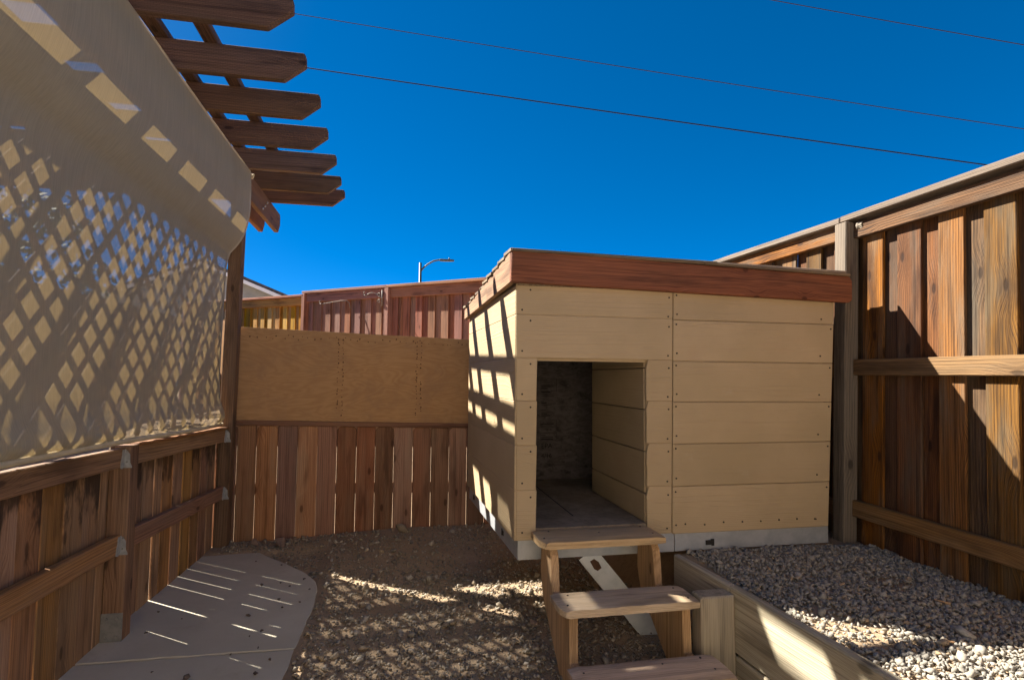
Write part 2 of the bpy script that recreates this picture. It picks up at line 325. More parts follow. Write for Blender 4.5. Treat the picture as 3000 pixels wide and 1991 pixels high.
def box(name, lo, hi, mat, parent, bev=0.0):
    lo, hi = Vector(lo), Vector(hi); s = hi-lo; c = (lo+hi)/2
    ax = sorted(range(3), key=lambda i: -s[i]); e = [Vector((1, 0, 0)), Vector((0, 1, 0)), Vector((0, 0, 1))]
    h = e[ax[0]]*(s[ax[0]]/2)
    return board(name, c-h, c+h, e[ax[1]], s[ax[1]], s[ax[2]], mat, parent, bev)
def tube(name, pts, rad, mat, parent=None, n=8, matrix=Matrix(), radii=None):
    P = [Vector(p) for p in pts]; V = []; Fc = []
    for i, p in enumerate(P):
        d = (P[min(i+1, len(P)-1)] - P[max(i-1, 0)]).normalized()
        a = d.cross(Vector((0, 0, 1)));  a = a if a.length > 1e-3 else d.cross(Vector((1, 0, 0))); a.normalize(); b = d.cross(a)
        r_ = radii[i] if radii else rad
        for k in range(n):
            t_ = 2*math.pi*k/n; V.append(p + a*math.cos(t_)*r_ + b*math.sin(t_)*r_)
    for i in range(len(P)-1):
        for k in range(n): Fc.append((i*n+k, i*n+(k+1) % n, (i+1)*n+(k+1) % n, (i+1)*n+k))
    Fc.append(tuple(range(n))[::-1]); Fc.append(tuple((len(P)-1)*n+k for k in range(n)))
    inv = matrix.inverted()
    return mesh_obj(name, [inv @ v for v in V], Fc, mat, parent, matrix, True)
X_, Y_, Z_ = Vector((1, 0, 0)), Vector((0, 1, 0)), Vector((0, 0, 1))

# ------------------------------------------------------------------ ground
WALL_X = lambda y: 1.412 + (2.70-y)*0.055            # line of the retaining planks
def sstep(a, b, x):
    t_ = np.clip((x-a)/(b-a), 0, 1); return t_*t_*(3-2*t_)
_k = rng.uniform(0, 6.28, (24,)); _a = rng.uniform(0, 6.28, (24,)); _f = np.geomspace(1.5, 45, 24)
def bumps(x, y):
    h = 0
    for i in range(24): h = h + np.sin(_f[i]*(np.cos(_a[i])*x+np.sin(_a[i])*y)+_k[i])/_f[i]**0.8
    return h
def ground_h(x, y):
    x = np.asarray(x, float); y = np.asarray(y, float)
    near = sstep(-1.45, -1.2, x)*0 + 1.0
    h = 0.004*bumps(x, y)
    h = h + 0.075*sstep(3.6, 4.6, y)*sstep(-1.0, 0.1, x)                       # soil heaped against the pickets
    bed = np.where(y < 2.74, sstep(0.0, 0.028, x-WALL_X(y)), sstep(1.25, 1.75, x)*sstep(4.6, 4.0, y))
    h = h + bed*(0.335+0.02*sstep(2.2, 2.7, y)-0.02*sstep(2.2, 2.6, x))
    far = 0.62*sstep(4.9, 8.0, y + 1.0*np.maximum(x, 0)*0.0) 
    h = h + far
    onpath = (x > -1.6) & (x < -0.40) & (y < 4.4)
    h = h + 0.007*sstep(-0.2, -0.42, x) - 0.030*sstep(-0.428, -0.485, x + 0.004*np.sin(23*y))*sstep(4.35, 4.25, y)
    return h
def axis(lo, hi, step, far):
    a = list(np.arange(lo, hi+1e-6, step)); s = step; v = hi
    up, dn = [], []
    while v < far: s *= 1.28; v += s; up.append(v)
    s = step; v = lo
    while v > -far: s *= 1.28; v -= s; dn.append(v)
    return np.array(dn[::-1]+a+up)
gx, gy = axis(-1.5, 2.9, 0.028, 420), axis(0.9, 5.0, 0.028, 420)
GX, GY = np.meshgrid(gx, gy); GZ = ground_h(GX, GY)
nv, nu = GX.shape
V = np.stack([GX, GY, GZ], -1).reshape(-1, 3)
idx = np.arange(nv*nu).reshape(nv, nu)
Fq = np.stack([idx[:-1, :-1], idx[:-1, 1:], idx[1:, 1:], idx[1:, :-1]], -1).reshape(-1, 4)
ground = mesh_obj('ground', V.tolist(), [tuple(f) for f in Fq.tolist()], 'dirt', smooth=True)
tag(ground, 'bare brown soil yard', None, None, 'structure')

def slab(poly, z0, z1, name):
    ol = []
    for i, (a, b) in enumerate(zip(poly, poly[1:]+poly[:1])):
        n = max(1, int(math.dist(a, b)/0.06))
        for k in range(n):
            t_ = k/n; j = 0.004 if 0 < k else 0
            ol.append((a[0]+(b[0]-a[0])*t_+random.uniform(-j, j), a[1]+(b[1]-a[1])*t_+random.uniform(-j, j)))
    o = prism(name, ol, z1-z0, 'concrete', None, Matrix.Translation((0, 0, (z0+z1)/2)), 0.004)
    return tag(o, None, None, None, 'structure')
slab([(-1.5, 2.835), (-0.432, 2.815), (-0.418, 3.30), (-0.428, 3.52), (-0.46, 3.68), (-0.53, 3.82), (-0.66, 4.0), (-0.93, 4.34), (-1.17, 4.31), (-1.5, 4.29)], -0.09, 0.006, 'path')
slab([(-1.5, -6.0), (-0.44, -6.0), (-0.432, 2.807), (-1.5, 2.827)], -0.09, 0.004, 'path')

# ------------------------------------------------------------------ gravel (stuff)
def base_stones(n, flat):
    out = []
    for _ in range(n):
        bm = bmesh.new(); k = random.randint(8, 11)
        for _i in range(k):
            d = Vector((random.gauss(0, 1), random.gauss(0, 1), random.gauss(0, 1))).normalized()
            bm.verts.new((d.x*random.uniform(.75, 1.05), d.y*random.uniform(.55, .85), d.z*flat*random.uniform(.8, 1.1)))
        r = bmesh.ops.convex_hull(bm, input=bm.verts)
        bmesh.ops.delete(bm, geom=[g for g in r['geom_interior'] if isinstance(g, bmesh.types.BMVert)], context='VERTS')
        bmesh.ops.recalc_face_normals(bm, faces=bm.faces); bmesh.ops.triangulate(bm, faces=bm.faces)
        bm.verts.index_update()
        out.append((np.array([v.co[:] for v in bm.verts]), np.array([[v.index for v in f.verts] for f in bm.faces]))); bm.free()
    return out
def scatter(name, pts, sizes, mat, flat=0.55, tilt=0.5, lift=0.25, parent=None):
    bases = base_stones(14, flat); VV, FF = [], []; o = 0
    for (x, y, z), s in zip(pts, sizes):
        bv, bf = bases[random.randrange(len(bases))]
        a, b, c = random.uniform(0, 6.28), random.gauss(0, tilt), random.gauss(0, tilt)
        m = np.array((Matrix.Rotation(a, 3, 'Z') @ Matrix.Rotation(b, 3, 'X') @ Matrix.Rotation(c, 3, 'Y')))
        VV.append((bv*s) @ m.T + np.array([x, y, z+s*lift])); FF.append(bf+o); o += len(bv)
    VV = np.concatenate(VV); FF = np.concatenate(FF)
    me = bpy.data.meshes.new(name); me.vertices.add(len(VV)); me.vertices.foreach_set('co', VV.astype(np.float32).ravel())
    me.loops.add(len(FF)*3); me.loops.foreach_set('vertex_index', FF.astype(np.int32).ravel())
    me.polygons.add(len(FF)); me.polygons.foreach_set('loop_start', np.arange(0, len(FF)*3, 3, dtype=np.int32))
    me.update(); me.validate(); me.materials.append(M[mat])
    return link(bpy.data.objects.new(name, me), parent)
def clump(x, y, f=2.2, seed=0.0):
    return np.sin(f*x*1.7+seed)*np.sin(f*y*1.3+1.7*seed)+0.6*np.sin(f*2.3*(x+y)+seed*2.1)
def field(n, x0, x1, y0, y1, keep):
    x = rng.uniform(x0, x1, n); y = rng.uniform(y0, y1, n); k = keep(x, y) > rng.uniform(0, 1, n)
    return x[k], y[k]
# crushed grey stone of the raised bed
def keep_grey(x, y):
    k = np.where(x > WALL_X(y)+0.05, 1.0, 0.0)
    k = k*np.where((x > 2.58), 0.0, 1.0)
    d = np.hypot((x-1.64)/0.13, (y-1.86)/0.20); k = k*np.where(d < 1, 0.22, 1.0)
    d = np.hypot((x-1.55)/0.06, (y-1.45)/0.20); k = k*np.where(d < 1, 0.35, 1.0)
    d = np.hypot((x-2.2)/0.12, (y-2.2)/0.08); k = k*np.where(d < 1, 0.3, 1.0)
    return k
px, py = field(30000, 1.38, 2.6, 0.85, 2.72, keep_grey)
pz = ground_h(px, py) + rng.uniform(-0.004, 0.012, len(px))
g1 = scatter('gravel', np.stack([px, py, pz], -1), rng.lognormal(math.log(0.0092), 0.36, len(px)), 'gravel_grey', 0.55, 0.5, 0.3)
tag(g1, 'crushed grey gravel filling the raised bed beside the tall weathered fence', 'gravel', None, 'stuff')
def keep_brown(x, y):
    k = 0.55 + 0.45*sstep(3.75, 3.05, y + 0.15*clump(x, y, 3.0, 1.0) - 0.2*sstep(-.4, .2, x))*sstep(-0.45, -0.25, x)
    k = k*np.where(clump(x, y, 4.0, 2.0) > 1.0, 0.45, 1.0)
    k = k + 0.5*sstep(4.0, 4.5, y)*sstep(-0.2, -0.8, x)
    k = np.where((x < -0.41) & (y < 4.32) & (y < 3.69+(x+0.424)*-1.28), 0.0, k)
    return np.where((x > WALL_X(y)-0.03), 0, k)
px, py = field(34000, -1.2, 1.40, 1.2, 4.55, keep_brown)
pz = ground_h(px, py) + rng.uniform(-0.003, 0.006, len(px))
g2 = scatter('gravel', np.stack([px, py, pz], -1), rng.lognormal(math.log(0.0075), 0.48, len(px)), 'gravel_brown', 0.62, 0.5, 0.3)
tag(g2, 'brown pebbly gravel scattered over the soil between the path and steps', 'gravel', None, 'stuff')
# debris tone stones near the camera on the far side of the path joint, single rocks and pebbles
def rock(name, x, y, s, label, cat, mat='rock', group=None, z=None, flat=0.55):
    bv, bf = base_stones(1, flat)[0]; bm = bmesh.new()
    vs_ = [bm.verts.new(tuple(v*s)) for v in bv]
    for f in bf: bm.faces.new([vs_[i] for i in f])
    bmesh.ops.bevel(bm, geom=list(bm.edges), offset=s*0.05, segments=1, affect='EDGES', clamp_overlap=True)
    zz = (float(ground_h(x, y)) if z is None else z) - min(v.co.z for v in bm.verts) - s*0.06
    o = bm_obj(name, bm, mat, None, Matrix.Translation((x, y, zz)) @ Matrix.Rotation(random.uniform(0, 6.28), 4, 'Z'))
    return tag(o, label, cat, group)
rock('rock', -0.98, 4.47, 0.055, 'reddish brown rock at the foot of the picket fence beside the path end', 'rock')
rock('rock', -0.80, 4.40, 0.075, 'larger flat brown rock lying in soil past the tip of the concrete path', 'rock')
rock('rock', 0.70, 2.86, 0.035, 'round tan rock in the sunlit gravel left of the wooden steps', 'rock')
rock('rock', 1.00, 3.05, 0.06, 'brown rock in the soil under the shed behind the steps', 'rock')
for x, y, s in [(-.82, 2.62, .02), (-.80, 2.56, .022), (-.55, 2.60, .016), (-.58, 2.52, .02), (-.62, 3.02, .014), (-.66, 2.97, .012), (-.73, 3.22, .018), (-.58, 3.30, .01),
                (-.62, 3.42, .012), (-.53, 3.72, .015), (-.60, 3.62, .011), (-.66, 3.68, .009), (-.76, 3.66, .015), (-.90, 4.12, .011), (-.72, 4.02, .009), (-1.0, 3.30, .008),
                (-1.05, 3.24, .008), (-.98, 2.70, .009), (-.50, 3.36, .009), (-.48, 3.55, .012), (-.70, 2.80, .010), (-.60, 2.84, .012), (-1.16, 3.10, .012), (-1.20, 3.35, .011), (-.86, 2.50, .013), (-.52, 2.72, .013), (-.66, 2.45, .015)]:
    rock('pebble', x, y, s, 'small dark pebble lying on the shaded concrete path', 'pebble', 'pebble', 'pebbles scattered on the path', 0.005)

# ------------------------------------------------------------------ right fence (board on board)
fr = thing('wooden_fence', (2.62, 1.6, 0.30), 'tall weathered board-on-board fence with flat cap beside the gravel bed', 'fence')
def right_section(y0, y1, z_shift=0.0, zg=0.27):
    L0 = len(fr.children)
    # near row then far row, boards overlapping
    y = y1 - 0.155
    while y > y0 - 0.05:
        w = random.uniform(0.128, 0.142)
        z1 = 2.16+z_shift
        board('picket', (2.607, y, zg), (2.607+random.uniform(-.002, .002), y, z1), Y_, w, 0.017, 'fence_right', fr, 0.002)
        board('picket', (2.632, y-0.118, zg-.02), (2.632, y-0.118+random.uniform(-.004, .004), z1), Y_, 0.135, 0.017, 'fence_right', fr, 0.002)
        y -= random.uniform(0.228, 0.240)
    board('picket', (2.632, y1-0.06, zg), (2.632, y1-0.06, 2.16+z_shift), Y_, 0.13, 0.017, 'fence_right', fr, 0.002)
right_section(0.35, 2.86)
right_section(2.95, 5.2, 0.02, 0.3)
for (ya, yb, s) in ((0.4, 2.80, 0.0), (2.895, 5.3, 0.02)):
    board('top_rail', (2.577, ya, 2.105+s), (2.577, yb, 2.112+s*1.6), Z_, 0.09, 0.038, 'fence_right', fr, 0.003)  # darker picket wood puts the cap's shade into the top rail's colour
    board('rail', (2.577, ya, 1.305), (2.577, yb, 1.318+s), Z_, 0.09, 0.038, 'rail_right', fr, 0.004)
    board('rail', (2.577, ya, 0.50), (2.577, yb, 0.527+s), Z_, 0.09, 0.038, 'rail_right', fr, 0.004)
board('cap', (2.59, 0.3, 2.185), (2.59, 2.862, 2.19), X_, 0.14, 0.036, 'grey_wood', fr, 0.004)
board('cap', (2.59, 2.868, 2.187), (2.59, 5.3, 2.22), X_, 0.14, 0.036, 'grey_wood', fr, 0.004)
for y in (0.45, 2.845, 5.25):
    board('post', (2.552, y, 0.1), (2.552, y, 2.165), Y_, 0.089, 0.089, 'grey_wood', fr, 0.005)
fr.matrix_basis = Matrix.Translation((2.575, 1.6, 0.30)) @ Matrix.Rotation(R(2.4), 4, 'Y')
nest = thing('wasp_nest', (2.60, 2.755, 2.12), 'small grey papery wasp nest tucked under the fence cap', 'nest')
bm = bmesh.new()
for i in range(5):
    for j in range(5):
        dx, dy = (i-2)*.0085+(j % 2)*.004, (j-2)*.0075
        if dx*dx+dy*dy < .0004:
            c = bmesh.ops.create_cone(bm, cap_ends=True, segments=6, radius1=.0048, radius2=.0042, depth=.022, matrix=Matrix.Translation((dx, -0.006, dy)) @ Matrix.Rotation(R(90), 4, 'X'))
bm_obj('comb', bm, 'nest', nest, Matrix.Translation((2.60, 2.752, 2.135)))
bm = bmesh.new(); bmesh.ops.create_icosphere(bm, subdivisions=2, radius=.028)
for v in bm.verts: v.co = Vector((v.co.x, v.co.y*.5, v.co.z*.95))
bm_obj('paper_shell', bm, 'nest', nest, Matrix.Translation((2.602, 2.765, 2.135)), True)

# ------------------------------------------------------------------ shed
sh = thing('garden_shed', (1.45, 3.4, 0.36), 'tan painted plywood shed with red fascia and open doorway on a steel frame', 'shed')
YF = 2.72
xl = lambda z: 0.575 - 0.007*(z-0.46)
xr = lambda z: 2.300 + 0.062*(z-0.46)
rows = [0.462, 0.700, 0.916, 1.131, 1.342, 1.557, 1.72]
DX0, DX1, DZ0, DZ1 = 0.672, 1.262, 0.515, 1.333
def sid(x0b, x1b, x0t, x1t, z0, z1, jag=False):
    """front siding strip, its top edge strongly chamfered to make the groove"""
    g = 0.0001; cx, cz = (x0b+x1b)/2, (z0+z1)/2
    m = frame((cx, YF+0.008, cz), X_, Z_)
    ol = [(x0b-cx, z0-cz+g), (x1b-cx, z0-cz+g), (x1t-cx, z1-cz-g), (x0t-cx, z1-cz-g)]
    if jag: ol = ol[:1]+ol[1:3]+ol[3:]+[(ol[0][0]+random.uniform(-.001, .004), (z1-z0)*f-(z1-z0)/2) for f in (.8, .55, .3)]
    return prism('siding_board', ol, 0.016, 'siding', sh, m, 0.0028)
JX = lambda z: 1.386+0.016*(z-0.46)
for i in range(6):
    z0, z1 = rows[i], rows[i+1]
    if i < 4:
        sid(xl(z0), DX0, xl(z1), DX0+0.004, z0, min(z1, 1.342)); sid(DX1-0.012, JX(z0)-.002, DX1, JX(z1)-.002, z0, z1, True)
    else: sid(xl(z0), JX(z0)-.002, xl(z1), JX(z1)-.002, z0, z1)
    sid(JX(z0)+.002, xr(z0), JX(z1)+.002, xr(z1), z0-0.004, z1-0.006 if i < 5 else z1-.02)
# sheathing behind the strips
box('sheathing', (0.585, YF+.017, 0.466), (DX0+.002, YF+.03, 1.70), 'siding', sh)
box('sheathing', (DX1-.004, YF+.017, 0.466), (2.305, YF+.03, 1.69), 'siding', sh)
box('sheathing', (DX0+.004, YF+.018, DZ1-.004), (DX1-.006, YF+.031, 1.70), 'siding', sh)
# left wall strips
BL = Vector((0.52, 4.15, 0)); FL = Vector((0.573, YF+.004, 0)); sd = (BL-FL).normalized()
for i in range(6):
    z0, z1 = rows[i], rows[i+1]
    if i == 5: z1 = 1.70
    c = (FL+BL)/2; L = (BL-FL).length; nrm = Vector((-sd.y, sd.x, 0))
    m = frame((c.x, c.y, (z0+z1)/2), sd, Z_)
    prism('siding_board', [(-L/2, -(z1-z0)/2+.0001), (L/2, -(z1-z0)/2+.0001), (L/2, (z1-z0)/2-.0001), (-L/2, (z1-z0)/2-.0001)], 0.016, 'siding', sh, m, 0.0028)
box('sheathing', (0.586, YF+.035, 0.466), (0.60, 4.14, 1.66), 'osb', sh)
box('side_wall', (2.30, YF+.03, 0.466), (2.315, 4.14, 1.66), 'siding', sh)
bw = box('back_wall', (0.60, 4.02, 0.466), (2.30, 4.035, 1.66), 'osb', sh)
fl = box('floor', (0.60, YF+.02, 0.47), (2.30, 4.02, 0.512), 'floor', sh)
# partition seen through the doorway, with the same grooves
for i in range(5):
    z0, z1 = [0.513, 0.66, 0.872, 1.086, 1.30][i], [0.66, 0.872, 1.086, 1.30, 1.52][i]
    m = frame((1.258, (YF+.03+3.55)/2, (z0+z1)/2), Y_, Z_)
    L = 3.55-YF-.03
    prism('partition_board', [(-L/2, -(z1-z0)/2+.002), (L/2, -(z1-z0)/2+.002), (L/2, (z1-z0)/2-.002), (-L/2, (z1-z0)/2-.002)], 0.014, 'siding', sh, m, 0.004)
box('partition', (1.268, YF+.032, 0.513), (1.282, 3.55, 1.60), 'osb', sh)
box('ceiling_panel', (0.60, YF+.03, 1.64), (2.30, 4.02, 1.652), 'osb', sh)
# printed stamps on the inside board
def text(body, size, matrix, parent, mat='print'):
    cu = bpy.data.curves.new('stamp', 'FONT'); cu.body = body; cu.size = size; cu.extrude = 0.0006
    tmp = bpy.data.objects.new('tmp', cu); me = bpy.data.meshes.new_from_object(tmp); bpy.data.objects.remove(tmp)
    me.materials.clear(); me.materials.append(M[mat]); return link(bpy.data.objects.new('printed_stamp', me), parent, matrix)
fm = lambda x, z: Matrix(((1, 0, 0, x), (0, 0, -1, 4.0195), (0, 1, 0, z), (0, 0, 0, 1)))
text('EPA', 0.05, fm(1.03, 0.735), bw); text('4/16', 0.045, fm(1.03, 0.665), bw)
bm = bmesh.new()
zz = 0.80
while zz < 1.62:
    for k in range(random.randint(2, 5)):
        w_ = random.uniform(.03, .1); bmesh.ops.create_cube(bm, size=1, matrix=Matrix.Translation((1.03+w_/2, 4.0195, zz)) @ Matrix.Diagonal((w_, .001, random.choice([.003, .004, .008]), 1))); zz += .014
    if random.random() < .5:
        for (cx_, w_, cz_, h_) in ((1.085, .12, zz, .002), (1.085, .12, zz-.05, .002), (1.026, .002, zz-.025, .05), (1.144, .002, zz-.025, .05)):
            bmesh.ops.create_cube(bm, size=1, matrix=Matrix.Translation((cx_, 4.0193, cz_)) @ Matrix.Diagonal((w_, .001, h_, 1)))
    zz += random.uniform(.01, .04)
st = bm_obj('printed_lines', bm, 'print', bw); st['kind'] = 'stuff'
# joint line on the floor
box('floor_joint', (0.93, 2.95, 0.5125), (0.936, 4.0, 0.5135), 'dark', fl)
# screws
def screws(pts, par):
    me = None
    for x, z in pts:
        if me is None:
            bm = bmesh.new(); bmesh.ops.create_cone(bm, cap_ends=True, segments=8, radius1=.0052, radius2=.004, depth=.004)
            o = bm_obj('screw', bm, 'screw', par, frame((x, YF-.0015, z), X_, Z_)); me = o.data
        else: link(bpy.data.objects.new('screw', me), par, frame((x, YF-.0015, z), X_, Z_))
sp = []
for i in range(6):
    z0, z1 = rows[i], min(rows[i+1], 1.70)
    for f_, dx in ((0.16, 0.0), (0.86, 0.012)):
        z = z0+(z1-z0)*f_
        sp += [(JX(z)+.022-dx*.3, z+.002), (JX(z)-.028+dx*.4, z-.012), (xr(z)-.08+dx*.8 if f_ < .5 else xr(z)-.018, z)]
        sp += [(xl(z)+(.03 if f_ < .5 else .072), z)]
for k in range(8): sp.append((1.46+k*.108, 0.502+random.uniform(-.004, .004)))
screws(sp, sh)
# fascia
prism('fascia', [(-.97, -.076), (.94, -.072), (.958, -.055), (.958, .05), (.94, .073), (-.97, .082)], 0.036, 'fascia', sh, frame((1.502, YF-.022, 1.765), Vector((1, 0, -.021)), Z_), 0.004)
rk0, rk1 = Vector((0.548, YF-.003, 0)), Vector((0.496, 4.2, 0)); rd = (rk1-rk0); L = rd.length
m = frame((rk0.x, rk0.y, 0), rd, Z_)
prism('fascia', [(0.0, 1.712), (L, 1.672), (L, 1.742), (0.0, 1.865)], 0.030, 'fascia_side', sh, m, 0.003)
# roof: deck and lapped boards stepping down towards the back
prism('roof_deck', [(0.02, 1.70), (L, 1.69), (L, 1.735), (0.02, 1.845)], 1.86, 'shingle', sh, Matrix.Translation((0.955, 0, 0)) @ m, 0.0)
n = 10
for k in range(n):
    f = k/(n-1); yc = 2.77+f*1.38; zc = 1.868-f*0.112+0.006
    x0 = 0.535-f*.05+random.uniform(-.014, .006)
    board('roof_board', (x0, yc, zc), (2.42, yc, zc-.03), Vector((0, 1, .05)), 0.19, 0.016, 'shingle', sh, 0.002, 0.0015)
board('roof_edge', (0.535, YF-.02, 1.8665), (1.63, YF-.02, 1.855), Y_, 0.07, 0.012, 'shingle', sh, 0.002, 0.001)
board('roof_edge', (1.56, YF-.018, 1.848), (2.44, YF-.018, 1.824), Y_, 0.07, 0.012, 'shingle', sh, 0.002, 0.001)
# steel base frame: channels
def channel(p0, p1, zc, h, nrm):
    p0, p1 = Vector(p0), Vector(p1); L = (p1-p0).length; d = (p1-p0).normalized(); N = Vector(nrm)
    bm = bmesh.new(); prof = [(0, -h/2), (-.035, -h/2), (-.035, -h/2+.002), (-.002, -h/2+.002), (-.002, h/2-.002), (-.035, h/2-.002), (-.035, h/2), (0, h/2)]
    a = [bm.verts.new((-L/2, y, z)) for z, y in prof]; b = [bm.verts.new((L/2, y, z)) for z, y in prof]
    for i in range(8): bm.faces.new((a[i], a[(i+1) % 8], b[(i+1) % 8], b[i]))
    bm.faces.new(a[::-1]); bm.faces.new(b)
    mid = (p0+p1)/2
    return bm_obj('steel_channel', bm, 'metal', sh, frame((mid.x, mid.y, zc), d, Z_))
def knock(par, c, ldir, nrm):
    prism('knockout', [(-.024, -.012), (.008, -.012), (.008, -.017), (.024, -.017), (.024, .017), (.004, .017), (.004, .012), (-.024, .012)], .002, 'dark', par, frame(Vector(c)+Vector(nrm)*.001, ldir, Z_), 0)
c1 = channel((0.586, YF+.008, 0), (1.40, YF+.008, 0), 0.415, 0.092, (0, -1, 0)); c1b = channel((1.405, YF+.010, 0), (2.305, YF+.010, 0), 0.415, 0.092, (0, -1, 0))
ns = Vector((-1, -.037, 0)).normalized()
c2 = channel(Vector((0.53, 4.15, 0)), Vector((0.585, YF+.012, 0)), 0.415, 0.092, ns)
knock(c1b, (1.60, YF+.006, 0.405), X_, (0, -1, 0)); knock(c1, (1.15, YF+.004, 0.425), X_, (0, -1, 0))
for yk in (3.05, 3.95): knock(c2, (0.583-(yk-2.73)*.0385, yk, 0.415), sd, ns)
# loose brace: cut length of steel stud from the frame down to the soil
br = thing('metal_brace', (1.24, 2.62, 0.0), 'bare galvanised steel stud slanting down under the wooden steps', 'brace')
p0, p1 = Vector((0.945, 2.765, 0.372)), Vector((1.262, 2.660, -.015)); dd = (p1-p0).normalized()
m = frame((p0+p1)/2, dd, Vector((1, 0, 1))); Lb = (p1-p0).length
prism('web', [(-Lb/2, -.047), (Lb/2, -.047), (Lb/2, .047), (-Lb/2, .047)], .003, 'metal', br, m, 0)
for s in (-1, 1): prism('flange', [(-Lb/2, -.014), (Lb/2, -.014), (Lb/2, .014), (-Lb/2, .014)], .003, 'metal', br, m @ Matrix.Translation((0, s*.0487, -.0155)) @ Matrix.Rotation(R(90), 4, 'X'), 0)
prism('knockout', [(-.03, -.012), (.01, -.02), (.028, -.012), (.03, .012), (.0, .02), (-.026, .012)], .002, 'rust', br, m @ Matrix.Translation((-Lb/2+.07, .0, .0022)), 0)

# ------------------------------------------------------------------ steps
sp_ = thing('wooden_steps', (0.95, 2.3, 0.0), 'worn open wooden steps with three treads leading up to the shed doorway', 'steps')
def tread(y0, y1, z, x0, x1, skew=0.0):
    bm = bmesh.new(); nx, ny = 14, 4; T = 0.040
    vsx = {}
    for s in (0, 1):
        for i in range(nx+1):
            for j in range(ny+1):
                fx, fy = i/nx, j/ny; x = x0+(x1-x0)*fx; y = y0+(y1-y0)*fy+skew*(fx-.5)
                edge = (0.006 if j in (0, ny) else 0)+(0.006 if i in (0, nx) else 0)
                wx = 0.010*random.random()+(0.02 if j == 0 else 0) if i == 0 else (-.004*random.random() if i == nx else 0)
                wy = 0.004*random.random() if j == 0 else 0
                zz = z-(T if s == 0 else 0)+(edge*.7 if s == 0 else -edge*.8)+random.uniform(-.001, .001)*(s)
                vsx[s, i, j] = bm.verts.new((x+wx-(x0+x1)/2, y+wy-(y0+y1)/2, zz-z))
    for i in range(nx):
        for j in range(ny):
            bm.faces.new((vsx[1, i, j], vsx[1, i+1, j], vsx[1, i+1, j+1], vsx[1, i, j+1])); bm.faces.new((vsx[0, i, j], vsx[0, i, j+1], vsx[0, i+1, j+1], vsx[0, i+1, j]))
    for i in range(nx):
        for j, fl_ in ((0, 0), (ny, 1)): bm.faces.new([vsx[0, i, j], vsx[0, i+1, j], vsx[1, i+1, j], vsx[1, i, j]])
    for j in range(ny):
        for i in (0, nx): bm.faces.new([vsx[0, i, j], vsx[0, i, j+1], vsx[1, i, j+1], vsx[1, i, j]])
    return bm_obj('tread', bm, 'tread', sp_, Matrix.Translation(((x0+x1)/2, (y0+y1)/2, z)))
t1 = tread(2.49, 2.705, 0.517, 0.640, 1.240); t2 = tread(2.205, 2.392, 0.335, 0.648, 1.250); t3 = tread(1.955, 2.138, 0.155, 0.650, 1.256)
prof = [(2.69, 0.476), (2.555, 0.476), (2.525, .448), (2.515, .40), (2.50, 0.294), (2.245, 0.294), (2.235, 0.114), (1.99, 0.114), (1.975, -.03), (2.33, -.03), (2.66, .22), (2.70, .32)]
for x in (0.712, 1.205):
    cy, cz = 2.35, .22
    prism('stringer', [(z-cz, -(y-cy)) for y, z in prof], 0.038, 'stringer', sp_, frame((x, cy, cz), Z_, -Y_), 0.003)
for tr_, z, pts in ((t1, .517, [(.67, 2.55), (.72, 2.66), (1.2, 2.55), (1.19, 2.67), (.95, 2.6)]), (t2, .335, [(.69, 2.25), (.72, 2.35), (1.21, 2.24), (1.2, 2.35)]), (t3, .155, [(.7, 2.08), (1.2, 2.02), (1.19, 2.11), (1.02, 2.09), (.74, 2.02)])):
    for x, y in pts:
        bm = bmesh.new(); bmesh.ops.create_cone(bm, cap_ends=True, segments=7, radius1=.005, radius2=.004, depth=.003); bm_obj('nail', bm, 'screw', tr_, Matrix.Translation((x, y, z+.0002)))

# ------------------------------------------------------------------ retaining wall
rw = thing('retaining_wall', (1.41, 1.8, 0.0), 'low retaining wall of grey-tan planks holding back the gravel bed', 'wall')
wp = lambda y, z: Vector((WALL_X(y)-.012, y, z))
board('plank', wp(2.70, .232), wp(2.252, .235), Z_, 0.265, 0.040, 'retain', rw, 0.006, 0.001)
board('plank', wp(2.248, .237), wp(0.2, .235), Z_, 0.265, 0.040, 'retain', rw, 0.006, 0.001)
board('plank', wp(2.70, -.03), wp(0.2, -.03), Z_, 0.25, 0.038, 'retain', rw, 0.006)
board('post', (1.329, 2.245, -.1), (1.329, 2.245, 0.345), X_, 0.155, 0.088, 'retain', rw, 0.007, 0.0015)

# ------------------------------------------------------------------ left fence
lf = thing('wooden_fence', (-1.28, 2.8, 0.0), 'low brown picket fence along the concrete path under the shade screen', 'fence')
lx = lambda y: max(0.0, y-3.1)*0.042
zt = lambda y: 0.922-0.0295*(y-2.16)            # top of the top rail
zl = lambda y: 0.52-0.032*(y-2.2)               # top of the lower rail
y = 0.55
gapk = 0
while y < 4.50:
    w = random.choice([0.138, 0.14, 0.142, 0.09]); gapk += 1
    board('picket', (-1.335+lx(y), y+w/2, -0.03), (-1.335+lx(y)+random.uniform(-.002, .002), y+w/2+random.uniform(-.003, .003), zt(y)-.01), Y_, w, 0.011, 'fence_left', lf, 0.002)
    y += w + (0.0094 if gapk % 7 == 1 else random.choice([0.001, 0.002, 0.003]))
for ya, yb in ((0.5, 3.028), (3.121, 4.456)):
    board('top_rail', (-1.281+lx(ya), ya, zt(ya)-.045), (-1.281+lx(yb), yb, zt(yb)-.045), Z_, 0.09, 0.038, 'rail_left', lf, 0.004)
    board('rail', (-1.281+lx(ya), ya, zl(ya)-.045), (-1.281+lx(yb), yb, zl(yb)-.045), Z_, 0.09, 0.038, 'rail_left', lf, 0.004)
pl_ = board('post', (-1.281, 3.075, -.05), (-1.281, 3.075, 0.905), X_, 0.089, 0.089, 'rail_left', lf, 0.004)
pc_ = board('post', (-1.222, 4.502, -.05), (-1.190, 4.502, 2.55), X_, 0.092, 0.09, 'beam', lf, 0.004)
